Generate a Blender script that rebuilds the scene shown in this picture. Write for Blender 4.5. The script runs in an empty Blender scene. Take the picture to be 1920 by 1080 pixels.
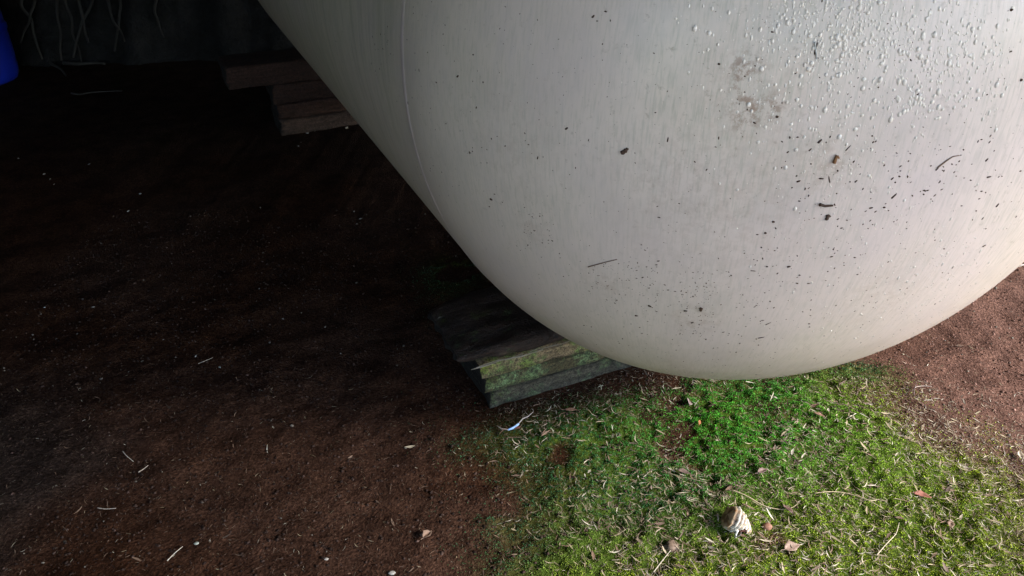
import bpy, math, random
import numpy as np
from mathutils import Vector, Matrix

rng = np.random.default_rng(7)
random.seed(7)
scn = bpy.context.scene
COL = scn.collection

# ------------------------------------------------------------------ camera
EYE = np.array([0.0, 0.0, 1.4])
FPX, PITCH = 1402.34, 0.554992           # focal length in 1920-px pixels, downward pitch
cam_d = bpy.data.cameras.new('camera'); cam = bpy.data.objects.new('camera', cam_d); COL.objects.link(cam)
cam.location = EYE; cam.rotation_euler = (math.pi/2-PITCH, 0, 0)
cam_d.sensor_width = 36; cam_d.lens = 36*FPX/1920; cam_d.clip_start = 0.05; cam_d.clip_end = 1000
scn.camera = cam

# ------------------------------------------------------------------ light
SUN_EL, SUN_AZ = math.radians(34), math.radians(-22)   # elevation; angle from +x towards -y (light from the right, a little behind the camera)
sdir = Vector((math.cos(SUN_EL)*math.cos(SUN_AZ), math.cos(SUN_EL)*math.sin(SUN_AZ), math.sin(SUN_EL)))
w = bpy.data.worlds.new('World'); scn.world = w; w.use_nodes = True
nt = w.node_tree; bg = nt.nodes['Background']
sky = nt.nodes.new('ShaderNodeTexSky'); sky.sky_type = 'NISHITA'; sky.sun_disc = False
sky.sun_elevation = SUN_EL; sky.sun_rotation = math.atan2(sdir.x, sdir.y)
sky.dust_density = .6; sky.air_density = 1.0; sky.ozone_density = 1.7
nt.links.new(sky.outputs[0], bg.inputs[0]); bg.inputs[1].default_value = 0.15
sd = bpy.data.lights.new('sun', 'SUN'); sun = bpy.data.objects.new('sun', sd); COL.objects.link(sun)
sd.energy = 2.4; sd.angle = math.radians(16); sd.color = (1.0, 0.98, 0.945)
sun.rotation_euler = sdir.to_track_quat('Z', 'Y').to_euler(); sun.location = (6, -3, 6)
vs = scn.view_settings
vs.view_transform = 'Standard'; vs.look = 'None'; vs.gamma = 1.0; vs.use_curve_mapping = False
vs.exposure = 2.17
scn.cycles.max_bounces = 8; scn.cycles.diffuse_bounces = 5

# ------------------------------------------------------------------ geometry helpers
CP, SP = math.cos(PITCH), math.sin(PITCH)
FW = np.array([0, CP, -SP]); UP = np.array([0, SP, CP])
def ray(px, py): return FW + (px-960)/FPX*np.array([1., 0, 0]) - (py-540)/FPX*UP
def at(px, py, z=0.0):
    d = ray(px, py); return EYE + d*(z-EYE[2])/d[2]
def proj(P):
    d = np.asarray(P, float)-EYE; z = d@FW
    return 960+FPX*d[..., 0]/z, 540-FPX*(d@UP)/z, z

def hash2(ix, iy, seed):
    n = (ix.astype(np.int64)*374761393 + iy.astype(np.int64)*668265263 + seed*974634777) & 0x7fffffff
    n = ((n ^ (n >> 13))*1274126177) & 0x7fffffff
    return ((n ^ (n >> 16)) & 0xffff)/65535.0
def vnoise(x, y, seed=0):
    ix = np.floor(x); iy = np.floor(y); fx = x-ix; fy = y-iy
    fx = fx*fx*(3-2*fx); fy = fy*fy*(3-2*fy)
    a = hash2(ix, iy, seed); b = hash2(ix+1, iy, seed); c = hash2(ix, iy+1, seed); d = hash2(ix+1, iy+1, seed)
    return a+(b-a)*fx+(c-a)*fy+(a-b-c+d)*fx*fy
def fbm(x, y, seed=0, oct=4):
    s = 0; a = 0.5
    for i in range(oct):
        s = s+a*vnoise(x*2**i+i*17.3, y*2**i-i*9.1, seed+i); a *= 0.5
    return s/(1-0.5**oct)
def sstep(a, b, x):
    t = np.clip((x-a)/(b-a), 0, 1); return t*t*(3-2*t)

def mesh_from(name, V, F, mat=None, col=None, smooth=True, uv=None):
    """V (n,3); F list of index tuples or an (m,k) array; col per-vertex (n,3)."""
    me = bpy.data.meshes.new(name)
    V = np.asarray(V, np.float32)
    if isinstance(F, np.ndarray):
        k = F.shape[1]; m = F.shape[0]
        me.vertices.add(len(V)); me.vertices.foreach_set('co', V.ravel())
        me.loops.add(m*k); me.loops.foreach_set('vertex_index', F.astype(np.int32).ravel())
        me.polygons.add(m); me.polygons.foreach_set('loop_start', np.arange(0, m*k, k, dtype=np.int32))
        me.polygons.foreach_set('loop_total', np.full(m, k, np.int32))
        me.update(calc_edges=True)
    else:
        me.from_pydata([tuple(v) for v in V], [], [tuple(f) for f in F]); me.update()
    if smooth: me.polygons.foreach_set('use_smooth', np.ones(len(me.polygons), bool))
    if col is not None:
        a = me.color_attributes.new('col', 'FLOAT_COLOR', 'POINT')
        a.data.foreach_set('color', np.concatenate([np.asarray(col, np.float32), np.ones((len(V), 1), np.float32)], 1).ravel())
    if uv is not None:
        a = me.attributes.new('flow', 'FLOAT_VECTOR', 'POINT'); a.data.foreach_set('vector', np.asarray(uv, np.float32).ravel())
    if mat: me.materials.append(mat)
    me.validate(); return me
def put(name, me, loc=(0, 0, 0), rot=(0, 0, 0), parent=None):
    o = bpy.data.objects.new(name, me); COL.objects.link(o); o.location = loc; o.rotation_euler = rot
    if parent: o.parent = parent
    return o
def tag(o, label=None, cat=None, group=None, kind=None):
    if label: o['label'] = label
    if cat: o['category'] = cat
    if group: o['group'] = group
    if kind: o['kind'] = kind
    return o
def empty(name, loc, rz=0):
    o = bpy.data.objects.new(name, None); COL.objects.link(o); o.location = loc; o.rotation_euler = (0, 0, rz); o.empty_display_size = 0.1; return o
def grid_faces(nr, nc, wrap=False):
    r = np.arange(nr-1)[:, None]; c = np.arange(nc if wrap else nc-1)[None, :]
    c1 = (c+1) % nc
    return np.stack([r*nc+c, r*nc+c1, (r+1)*nc+c1, (r+1)*nc+c], -1).reshape(-1, 4)
def tube(pts, rad, n=6):
    """closed tapered tube along pts -> V, list F"""
    pts = np.asarray(pts, float); m = len(pts); rad = np.broadcast_to(rad, (m,)).astype(float)
    T = np.gradient(pts, axis=0); T /= np.linalg.norm(T, axis=1, keepdims=True)+1e-12
    ref = np.array([0, 0, 1.]) if abs(T[:, 2]).mean() < .8 else np.array([1., 0, 0])
    V = []
    for i in range(m):
        a = np.cross(T[i], ref); a /= np.linalg.norm(a)+1e-12; b = np.cross(T[i], a)
        for k in range(n):
            t = 2*math.pi*k/n; V.append(pts[i]+rad[i]*(math.cos(t)*a+math.sin(t)*b))
    F = [tuple(f) for f in grid_faces(m, n, True)]
    F.append(tuple(range(n))[::-1]); F.append(tuple((m-1)*n+k for k in range(n)))
    return np.array(V), F
def blob(nu=7, nv=5, seed=0, amp=.25):
    """irregular unit blob"""
    r = np.random.default_rng(seed); V = [(0, 0, 1.)]
    for i in range(1, nv):
        th = math.pi*i/nv
        for k in range(nu):
            ph = 2*math.pi*(k+.5*(i % 2))/nu; s = 1+amp*r.uniform(-1, 1)
            V.append((s*math.sin(th)*math.cos(ph), s*math.sin(th)*math.sin(ph), s*math.cos(th)))
    V.append((0, 0, -1.)); F = []
    for k in range(nu): F.append((0, 1+k, 1+(k+1) % nu))
    for i in range(nv-2):
        for k in range(nu):
            a = 1+i*nu+k; b = 1+i*nu+(k+1) % nu; F.append((a, a+nu, b+nu, b))
    l = len(V)-1
    for k in range(nu): F.append((l, 1+(nv-2)*nu+(k+1) % nu, 1+(nv-2)*nu+k))
    return np.array(V), F
def merged(Vt, Ft, P, Rm, S, cols=None):
    """copies of one template (Ft array) at P with rotation matrices Rm (n,3,3) and scales S (n,3)"""
    n = len(P); k = len(Vt)
    V = np.einsum('nij,nkj->nki', Rm, Vt[None]*S[:, None, :])+P[:, None, :]
    F = (Ft[None]+(np.arange(n)*k)[:, None, None]).reshape(-1, Ft.shape[1])
    C = None if cols is None else np.repeat(cols, k, 0)
    return V.reshape(-1, 3), F, C
def frames(N, ang):
    """rotation matrices with z along N, spun by ang"""
    N = N/np.linalg.norm(N, axis=1, keepdims=True)
    ref = np.where(np.abs(N[:, 2:3]) < .9, np.array([[0, 0, 1.]]), np.array([[1., 0, 0]]))
    X = np.cross(ref, N); X /= np.linalg.norm(X, axis=1, keepdims=True); Y = np.cross(N, X)
    c, s = np.cos(ang)[:, None], np.sin(ang)[:, None]
    return np.stack([c*X+s*Y, -s*X+c*Y, N], -1)

# ------------------------------------------------------------------ material helpers
class NT:
    def __init__(s, name):
        s.m = bpy.data.materials.new(name); s.m.use_nodes = True; s.t = s.m.node_tree; s.b = s.t.nodes['Principled BSDF']
    def n(s, kind, **kw):
        nd = s.t.nodes.new('ShaderNode'+kind)
        for k, v in kw.items(): setattr(nd, k, v)
        return nd
    def set(s, sock, v):
        if isinstance(v, bpy.types.NodeSocket): s.t.links.new(v, sock)
        else: sock.default_value = v
    def attr(s, name, out='Color'):
        a = s.n('Attribute'); a.attribute_name = name; return a.outputs[out]
    def obj(s): return s.n('TexCoord').outputs['Object']
    def mapped(s, v, scale=(1, 1, 1), loc=(0, 0, 0)):
        m = s.n('Mapping'); s.set(m.inputs[0], v); m.inputs['Scale'].default_value = scale; m.inputs['Location'].default_value = loc; return m.outputs[0]
    def noise(s, v, scale=5., detail=4., rough=.55, out=0, dist=0.):
        t = s.n('TexNoise'); s.set(t.inputs['Vector'], v); t.inputs['Scale'].default_value = scale
        t.inputs['Detail'].default_value = detail; t.inputs['Roughness'].default_value = rough; t.inputs['Distortion'].default_value = dist; return t.outputs[out]
    def voro(s, v, scale=5., out=0, rand=1.):
        t = s.n('TexVoronoi'); s.set(t.inputs['Vector'], v); t.inputs['Scale'].default_value = scale; t.inputs['Randomness'].default_value = rand; return t.outputs[out]
    def ramp(s, v, stops):
        r = s.n('ValToRGB'); s.set(r.inputs[0], v); e = r.color_ramp.elements
        while len(e) < len(stops): e.new(.5)
        for i, (p, c) in enumerate(stops):
            e[i].position = p; e[i].color = (c, c, c, 1) if isinstance(c, (int, float)) else (*c, 1)
        return r.outputs[0]
    def mix(s, fac, a, b, blend='MIX'):
        x = s.n('Mix', data_type='RGBA', blend_type=blend); s.set(x.inputs[0], fac)
        for sock, v in ((x.inputs[6], a), (x.inputs[7], b)):
            s.set(sock, v if isinstance(v, bpy.types.NodeSocket) else (*v, 1)); 
        return x.outputs[2]
    def math(s, op, a, b=0., c=0.):
        x = s.n('Math', operation=op); s.set(x.inputs[0], a); s.set(x.inputs[1], b); s.set(x.inputs[2], c); return x.outputs[0]
    def bump(s, h, dist=.002, strength=1.):
        x = s.n('Bump'); s.set(x.inputs['Height'], h); x.inputs['Distance'].default_value = dist; x.inputs['Strength'].default_value = strength
        s.t.links.new(x.outputs[0], s.b.inputs['Normal']); return x
    def done(s, color, rough=.8, spec=None):
        s.set(s.b.inputs['Base Color'], color if isinstance(color, bpy.types.NodeSocket) else (*color, 1)); s.set(s.b.inputs['Roughness'], rough)
        if spec is not None: s.b.inputs['Specular IOR Level'].default_value = spec
        return s.m

# ---- ground
M = NT('soil'); P = M.obj(); tint = M.attr('col')
g1 = M.noise(P, 9, 6, .65); g2 = M.noise(P, 120, 5, .7); g3 = M.voro(P, 170)
c = M.mix(M.ramp(g1, [(.35, .0), (.65, 1.)]), M.mix(1., tint, (.62, .58, .56), 'MULTIPLY'), M.mix(1., tint, (1.25, 1.2, 1.15), 'MULTIPLY'))
c = M.mix(M.ramp(g2, [(.40, .9), (.62, 0.)]), c, M.mix(1., c, (.35, .33, .33), 'MULTIPLY'))
c = M.mix(M.ramp(g2, [(.60, 0.), (.75, .8)]), c, M.mix(1., c, (2.1, 2.0, 1.9), 'MULTIPLY'))
h = M.math('ADD', M.math('MULTIPLY', g2, 1.), M.math('MULTIPLY', g3, .5))
M.bump(h, .006, .9); SOIL = M.done(c, 1., .03)
# ---- things coloured per vertex
def vcol_mat(name, rough, spec, nscale=300, var=.35, trans=0.):
    m = NT(name); cc = m.attr('col'); nz = m.noise(m.obj(), nscale, 3)
    cc = m.mix(m.ramp(nz, [(.3, 0.), (.7, 1.)]), m.mix(1., cc, (1-var, 1-var, 1-var), 'MULTIPLY'), m.mix(1., cc, (1+var*.5,)*3, 'MULTIPLY'))
    return m.done(cc, rough, spec)
MOSS = vcol_mat('moss', .75, .3, 200, .3)
LITTER = vcol_mat('dry_litter', .7, .35, 260, .3)
CRUMB = vcol_mat('soil_crumb', 1., .03, 300, .4)

# ---- white tank paint
C0 = np.array([0.537894, 1.783771, 0.988078]); R0 = 0.822119; ASP = 0.90229; PHI = 0.427819
AX = np.array([-math.sin(PHI), math.cos(PHI), 0]); BX = np.array([math.cos(PHI), math.sin(PHI), 0]); ZX = np.array([0, 0, 1.])
def tank_hit(px, py):
    d = ray(px, py); q = EYE-C0
    Mx = np.stack([AX/ASP, BX, ZX]); dd = Mx@d; qq = Mx@q
    a = dd@dd; b = 2*dd@qq; cc = qq@qq-R0*R0; D = b*b-4*a*cc
    if D > 0:
        t = (-b-math.sqrt(D))/(2*a); Q = EYE+t*d
        if (Q-C0)@AX <= 0:
            n = Mx.T@(Mx@(Q-C0)); return Q, n/np.linalg.norm(n)
    d2 = np.array([d@BX, d@ZX]); q2 = np.array([q@BX, q@ZX]); a = d2@d2; b = 2*d2@q2; cc = q2@q2-R0*R0; D = b*b-4*a*cc
    if D > 0:
        t = (-b-math.sqrt(D))/(2*a); Q = EYE+t*d
        if (Q-C0)@AX > 0:
            n = (Q-C0)-((Q-C0)@AX)*AX; return Q, n/np.linalg.norm(n)
    return None
def paint(streaks=True):
    M = NT('white_tank_paint'); fl = M.attr('flow', 'Vector'); P = M.obj()
    st = M.noise(M.mapped(fl, (230, 26, 1)), 1., 4, .6)             # fine brush grain along the run of rain
    st2 = M.noise(M.mapped(fl, (60, 11, 1)), 1., 5, .65, dist=.3)
    big = M.noise(P, 3.2, 5, .6); mid = M.noise(P, 14, 5, .65); fine = M.noise(P, 75, 4, .7)
    c = M.mix(M.ramp(big, [(.35, 0.), (.65, 1.)]), (.61, .502, .442), (.69, .582, .520))
    c = M.mix(M.ramp(st, [(.32, .55), (.50, 0.)]), c, (.36, .33, .27))
    c = M.mix(M.ramp(st2, [(.50, 0.), (.70, .45)]), c, (.44, .41, .35))
    c = M.mix(M.ramp(mid, [(.48, 0.), (.70, .45)]), c, (.45, .40, .36))
    c = M.mix(M.ramp(fine, [(.60, 0.), (.72, .65)]), c, (.28, .22, .17))
    # grime on the cylinder, which nobody wipes
    sx = M.n('SeparateXYZ'); M.set(sx.inputs[0], fl)
    cyl = M.ramp(M.math('MULTIPLY', M.math('ADD', sx.outputs[2], .04), 1.), [(0., .10), (.5, .7)])
    c = M.mix(M.math('MULTIPLY', cyl, M.ramp(st, [(.3, 1.), (.6, .35)])), c, (.30, .31, .20))
    mv = M.ramp(M.noise(M.mapped(P, (1, 1, 1), (4, 2, 7)), 2.3, 3, .5), [(.42, 0.), (.62, .55)]); c = M.mix(mv, c, (.56, .455, .46))
    st3 = M.noise(M.mapped(fl, (32, 2.2, 1)), 1., 6, .72, dist=.25)
    onc = M.n('MapRange'); M.set(onc.inputs[0], sx.outputs[2]); onc.inputs[1].default_value = 0.; onc.inputs[2].default_value = .12
    c = M.mix(M.math('MULTIPLY', onc.outputs[0], M.ramp(st3, [(.38, .65), (.56, 0.)])), c, (.19, .19, .125))
    c = M.mix(M.math('MULTIPLY', onc.outputs[0], M.ramp(st3, [(.56, 0.), (.68, .6)])), c, (.50, .47, .36))
    # olive algae film spreading from the weld over the left of the head
    olv = M.n('MapRange'); M.set(olv.inputs[0], sx.outputs[0]); olv.inputs[1].default_value = -.45; olv.inputs[2].default_value = -1.45; olv.inputs[3].default_value = 0.; olv.inputs[4].default_value = .62
    c = M.mix(M.math('MULTIPLY', olv.outputs[0], M.ramp(st2, [(.25, 1.), (.7, .45)])), c, (.55, .51, .35))
    # rusty brown smears
    for (px, py, r, k) in ((1395, 128, .032, .9), (1398, 212, .034, .95), (1445, 203, .026, .8), (1390, 175, .025, .7), (1130, 530, .07, .25), (1230, 330, .14, .12), (1300, 600, .06, .5), (1420, 330, .18, .12), (1330, 480, .2, .12), (1560, 300, .06, .3), (1000, 430, .05, .25), (1420, 160, .10, .22), (1650, 560, .12, .2), (960, 280, .16, .12)):
        q = tank_hit(px, py)[0]-np.array(C0)
        dist = M.n('VectorMath', operation='DISTANCE'); M.set(dist.inputs[0], P); dist.inputs[1].default_value = q
        f = M.math('MULTIPLY', M.ramp(M.math('DIVIDE', dist.outputs['Value'], r), [(.1, k), (1., 0.)]), M.ramp(M.noise(P, 60, 6, .75), [(.46, .0), (.60, 1.)]))
        c = M.mix(f, c, (.22, .125, .08))
    sv = M.n('SeparateXYZ'); M.set(sv.inputs[0], P)
    film = M.ramp(M.math('ADD', M.math('MULTIPLY', sv.outputs[2], -1.), M.math('MULTIPLY', big, .5)), [(.25, 0.), (1.0, .66)])  # beige grime low down, mixed with painted warm bounce from the ground
    c = M.mix(film, c, (.56, .43, .325))
    # splash dirt low on the belly
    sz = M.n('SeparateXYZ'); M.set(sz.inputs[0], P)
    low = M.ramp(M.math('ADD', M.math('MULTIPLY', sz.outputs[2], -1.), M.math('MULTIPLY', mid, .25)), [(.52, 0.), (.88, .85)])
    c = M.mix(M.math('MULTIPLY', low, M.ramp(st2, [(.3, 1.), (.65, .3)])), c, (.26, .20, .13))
    h = M.math('ADD', M.math('MULTIPLY', st, .5), M.math('MULTIPLY', fine, .35))
    M.bump(h, .0008, .35)
    rough = M.ramp(M.math('ADD', M.math('MULTIPLY', st, .5), M.math('MULTIPLY', mid, .5)), [(.35, .48), (.65, .30)])
    return M.done(c, rough, .5)
PAINT = paint()
M = NT('wet_drop'); DROP = M.done((.72, .64, .57), .2, .6)
M = NT('dark_dirt'); DIRT = M.done(M.mix(M.noise(M.obj(), 40), (.022, .012, .008), (.085, .042, .024)), .8)

# ---- wood
def wood(name, dark, light, moss=0., mosscol=((.10, .13, .02), (.16, .26, .10)), pale=0., rough=.85):
    M = NT(name); P = M.obj()
    gr = M.noise(M.mapped(P, (5, 60, 90)), 1., 6, .7, dist=.6); nz = M.noise(P, 11, 6, .7); fn = M.noise(P, 130, 4, .7)
    c = M.mix(M.ramp(gr, [(.35, 0.), (.65, 1.)]), dark, light)
    if moss:
        mm = M.noise(P, 16, 6, .7)
        mc = M.mix(M.ramp(M.noise(M.mapped(P, (1, 1, 1), (3, 1, 2)), 6, 3), [(.4, 0.), (.6, 1.)]), mosscol[0], mosscol[1])
        mc = M.mix(M.ramp(fn, [(.35, .8), (.6, 0.)]), mc, (.02, .022, .012))
        c = M.mix(M.ramp(mm, [(.62-.3*moss, 0.), (.74-.3*moss, .9)]), c, mc)
    c = M.mix(M.ramp(nz, [(.36, .75), (.5, 0.)]), c, tuple(.4*v for v in dark))
    sp = M.noise(P, 75, 5, .75); c = M.mix(M.ramp(sp, [(.36, .85), (.52, 0.)]), c, tuple(.22*v for v in dark)); c = M.mix(M.ramp(sp, [(.60, 0.), (.72, .55)]), c, tuple(1.5*v for v in light))
    s2 = M.noise(P, 240, 3, .7); c = M.mix(M.ramp(s2, [(.38, .8), (.50, 0.)]), c, tuple(.25*v for v in dark)); c = M.mix(M.ramp(s2, [(.58, 0.), (.68, .5)]), c, M.mix(1., c, (1.9, 1.9, 1.8), 'MULTIPLY'))
    if pale: c = M.mix(M.ramp(gr, [(.66, 0.), (.72, pale)]), c, (.42, .38, .32))
    M.bump(M.math('ADD', gr, M.math('ADD', M.math('MULTIPLY', fn, .6), sp)), .007, 1.)
    return M.done(c, rough, .35)
W_SLAB = wood('wet_dark_wood', (.018, .009, .006), (.050, .026, .018), .12, pale=.9, rough=.5)
W_MOSS1 = wood('mossy_wood_tan', (.15, .10, .055), (.36, .26, .15), .48, ((.21, .27, .016), (.18, .28, .08)))
W_MOSS2 = wood('mossy_wood_olive', (.045, .036, .016), (.12, .095, .045), .50, ((.075, .095, .018), (.22, .34, .15)))
W_GREY = wood('grey_damp_wood', (.030, .025, .015), (.090, .078, .055), .3, ((.06, .075, .02), (.12, .18, .09)))
W_RED = wood('red_brown_wood', (.030, .0125, .008), (.068, .031, .021))
W_RED2 = wood('pale_brown_wood', (.034, .018, .012), (.085, .049, .036))
SHADED_ENDS = wood('shaded_end_grain', (.010, .007, .005), (.028, .021, .015), .06)  # dark end grain with painted shade, for plank ends turned from the light
M = NT('blue_plastic'); BLUE = M.done(M.mix(M.noise(M.obj(), 8, 4), (.004, .016, .30), (.006, .022, .38)), .42, .5)
M = NT('black_cap'); CAP = M.done((.02, .02, .02), .5)
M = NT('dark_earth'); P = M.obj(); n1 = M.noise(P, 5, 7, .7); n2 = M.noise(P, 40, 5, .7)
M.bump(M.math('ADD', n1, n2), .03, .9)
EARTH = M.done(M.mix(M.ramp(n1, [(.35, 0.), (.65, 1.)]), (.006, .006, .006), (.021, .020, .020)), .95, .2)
M = NT('root_bark'); P = M.obj(); ROOT = M.done(M.mix(M.noise(M.mapped(P, (30, 30, 6)), 1., 4), (.007, .0065, .006), (.026, .022, .018)), .85)
M = NT('roof_boards'); ROOFM = M.done(M.mix(M.noise(M.mapped(M.obj(), (1, 12, 1)), 2., 4), (.025, .02, .016), (.05, .04, .032)), .95, .1)

# ------------------------------------------------------------------ the ground
ML = at(880, 1080); 
def moss_mask(x, y):
    """0..1 how mossy the ground is"""
    wob = (fbm(x*4.5, y*4.5, 11)-.5)*.38
    left = sstep(-.30, .16, x+wob*1.3)
    right = 1-sstep(.98, 1.36, x+wob+(y-1.35)*.45)
    top = 1-sstep(1.62, 1.80, y+wob*.8-(x-.5)*.05)
    m = left*right*top*sstep(.35, .75, y)
    s_ = (x-C0[0])*AX[0]+(y-C0[1])*AX[1]; b_ = (x-C0[0])*BX[0]+(y-C0[1])*BX[1]
    m = m*(1-(1-sstep(.0, .20, .1-s_+wob*.3))*sstep(.05, -.25, b_)*.95)
    hole = sstep(.60, .74, fbm(x*7+3, y*7, 23))
    far = np.exp(-(((x+.22)/.10)**2+((y-2.36)/.17)**2))*.8
    return np.maximum(np.clip(m*(1-.85*hole*sstep(.95, .5, x)), 0, 1), far*(fbm(x*9, y*9, 5) > .45))
def ground_z(x, y):
    loc = np.exp(-((x-.2)/4.5)**2-((y-2.2)/4.5)**2)
    z = (fbm(x*1.3, y*1.3, 1)-.5)*.04+(fbm(x*8, y*8, 2)-.5)*.026+(fbm(x*40, y*40, 3, 3)-.5)*.008
    sb = (x-C0[0])*BX[0]+(y-C0[1])*BX[1]; sa = (x-C0[0])*AX[0]+(y-C0[1])*AX[1]
    loc = loc*(1-.9*sstep(.28, .05, np.abs(sa-.24)-.15)*sstep(.2, .0, np.abs(sb)-.62))
    shade_scarp = .030*sstep(.36, .74, x-.35*(y-1.45)+(fbm(x*6, y*6, 9)-.5)*.3)*np.exp(-((y-1.42)/.30)**2)*(1-sstep(.85, 1.5, x))  # step added to the ground so its left slope darkens the moss
    return z*loc+shade_scarp+moss_mask(x, y)*(.004+.024*(fbm(x*13, y*13, 4)-.35)+.015*(vnoise(x*60, y*60, 44)-.5))-.002
def axis(lo, hi, step, out):
    core = np.arange(lo, hi, step); a = []; s = step; v = hi
    while v < out: a.append(v); s *= 1.22; v += s
    b = []; s = step; v = lo-step
    while v > -out: b.append(v); s *= 1.22; v -= s
    return np.array(b[::-1]+list(core)+a+[out])
gx = axis(-1.7, 2.1, .011, 300); gy = axis(.75, 2.5, .011, 300)
X, Y = np.meshgrid(gx, gy); x = X.ravel(); y = Y.ravel()
V = np.stack([x, y, ground_z(x, y)], -1)
base = np.array([.054, .0235, .0125])[None]*np.ones((len(x), 1))
t = sstep(.30, .70, fbm(x*2.1, y*2.1, 31))[:, None]; base = base*(1-t)+np.array([.072, .037, .024])*t
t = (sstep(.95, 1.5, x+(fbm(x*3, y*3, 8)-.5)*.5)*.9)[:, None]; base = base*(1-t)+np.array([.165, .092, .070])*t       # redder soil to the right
t = (sstep(-.95, -1.25, x+(fbm(x*5, y*5, 41)-.5)*.35)*.6*(1-sstep(1.4, 2.0, y)))[:, None]; base = base*(1-t)+np.array([.055, .046, .040])*t   # ashy patch
t = (moss_mask(x, y)**2*.95)[:, None]; base = base*(1-t)+np.array([.070, .120, .016])*t
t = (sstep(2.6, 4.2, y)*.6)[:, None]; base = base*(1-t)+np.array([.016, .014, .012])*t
t = (sstep(-.5, -1.1, y+(fbm(x*1.5, y*1.5, 15)-.5)*.6))[:, None]; base = base*(1-t)+np.array([.33, .27, .205])*t      # pale ground added behind the camera to bounce light on the tank
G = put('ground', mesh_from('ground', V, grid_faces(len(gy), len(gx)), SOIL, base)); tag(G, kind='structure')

# ------------------------------------------------------------------ shelter round the place: roof overhead, earth walls, added light block behind
def slab(name, lo, hi, mat):
    lo = np.array(lo, float); hi = np.array(hi, float)
    V = [(x, y, z) for x in (lo[0], hi[0]) for y in (lo[1], hi[1]) for z in (lo[2], hi[2])]
    F = [(0, 1, 3, 2), (4, 6, 7, 5), (0, 4, 5, 1), (2, 3, 7, 6), (0, 2, 6, 4), (1, 5, 7, 3)]
    return put(name, mesh_from(name, V, F, mat, smooth=False))
rp = [(-5.4, -2.4), (2.20, -2.4), (6.55, 6.2), (-5.4, 6.2)]  # unseen roof, right edge slanted to set where its shade ends
tag(put('roof', mesh_from('roof', [(a, b, z) for z in (2.55, 2.70) for a, b in rp], [(3, 2, 1, 0), (4, 5, 6, 7)]+[(i, (i+1) % 4, (i+1) % 4+4, i+4) for i in range(4)], ROOFM, smooth=False)), kind='structure')
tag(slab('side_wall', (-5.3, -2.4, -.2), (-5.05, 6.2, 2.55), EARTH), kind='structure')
tag(slab('rear_light_block', (-5.05, -2.55, -.2), (-2.8, -2.405, 2.545), EARTH), kind='structure')  # unseen wall piece added to cut light from behind on the left
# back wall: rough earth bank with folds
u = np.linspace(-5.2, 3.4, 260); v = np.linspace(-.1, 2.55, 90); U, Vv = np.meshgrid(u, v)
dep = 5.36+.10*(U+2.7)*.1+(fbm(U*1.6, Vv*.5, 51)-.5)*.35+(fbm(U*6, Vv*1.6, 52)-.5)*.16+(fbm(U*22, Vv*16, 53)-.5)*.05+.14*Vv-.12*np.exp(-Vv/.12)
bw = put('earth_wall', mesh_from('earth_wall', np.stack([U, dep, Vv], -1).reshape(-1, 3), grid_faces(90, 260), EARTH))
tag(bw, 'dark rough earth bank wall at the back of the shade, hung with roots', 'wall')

# ------------------------------------------------------------------ the tank
NTH = 120; th = np.linspace(-math.pi/2, math.pi/2, NTH+1); LEN = 2.75
cols = []                                  # (kind, parameter): closed loop of columns round the tank
for s in np.linspace(LEN, 0, 50)[:-1]: cols.append(('L', s))
for p in np.linspace(-math.pi/2, math.pi/2, 121): cols.append(('F', p))
for s in np.linspace(0, LEN, 50)[1:]: cols.append(('R', s))
for p in np.linspace(math.pi/2, -math.pi/2, 61)[1:-1]: cols.append(('B', p))
V = []; FL = []
for k, p in cols:
    if k == 'F': d = -AX*math.cos(p)*ASP+BX*math.sin(p); o = 0; u_ = R0*p; g_ = 0
    elif k == 'B': d = AX*math.cos(p)*ASP+BX*math.sin(p); o = LEN; u_ = 6+R0*p; g_ = 1
    elif k == 'L': d = -BX; o = p; u_ = -R0*math.pi/2-p; g_ = p
    else: d = BX; o = p; u_ = R0*math.pi/2+p; g_ = p
    pts = R0*(np.cos(th)[:, None]*d[None]+np.sin(th)[:, None]*ZX[None])+AX*o
    V.append(pts); FL.append(np.stack([np.full(NTH+1, u_), R0*th, np.full(NTH+1, g_)], -1))
nc = len(cols); V = np.stack(V, 1).reshape(-1, 3); FL = np.stack(FL, 1).reshape(-1, 3)
TB = Vector((C0[0], C0[1], 0)); tank = empty('storage_tank', TB)
tag(tank, 'big white round-ended storage tank resting on stacked planks, speckled with dirt', 'tank')
me = mesh_from('tank_body', V, grid_faces(NTH+1, nc, True), PAINT, uv=FL)
import bmesh
bm = bmesh.new(); bm.from_mesh(me); bmesh.ops.remove_doubles(bm, verts=bm.verts, dist=1e-5); bmesh.ops.recalc_face_normals(bm, faces=bm.faces); bm.to_mesh(me); bm.free()
body = put('tank_body', me, (0, 0, C0[2]), parent=tank)
# weld seam where the head meets the cylinder
def ring(s, wid, hgt, seed):
    n = 240; m = 7; V = []; fl = []
    for i in range(n):
        t = 2*math.pi*i/n; rad = math.cos(t)*BX+math.sin(t)*ZX
        wob = .0015*(vnoise(np.array(i*.5), np.array(0.), seed)-.5); hh = hgt*(.75+.5*vnoise(np.array(i*.9), np.array(3.), seed+1))
        for k in range(m):
            q = math.pi*k/(m-1); V.append(rad*(R0-.001+hh*math.sin(q))+AX*(s+wob+wid*math.cos(q))); fl.append((s+wid*math.cos(q)*.2+2, R0*t, 0.))
    F = [(i*m+k, i*m+k+1, ((i+1) % n)*m+k+1, ((i+1) % n)*m+k) for i in range(n) for k in range(m-1)]
    me = mesh_from('weld_seam', V, np.array(F), PAINT, uv=np.array(fl)); 
    b = bmesh.new(); b.from_mesh(me); bmesh.ops.recalc_face_normals(b, faces=b.faces); b.to_mesh(me); b.free(); return me
put('weld_seam', ring(.0, .0120, .0019, 3), parent=body)

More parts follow.
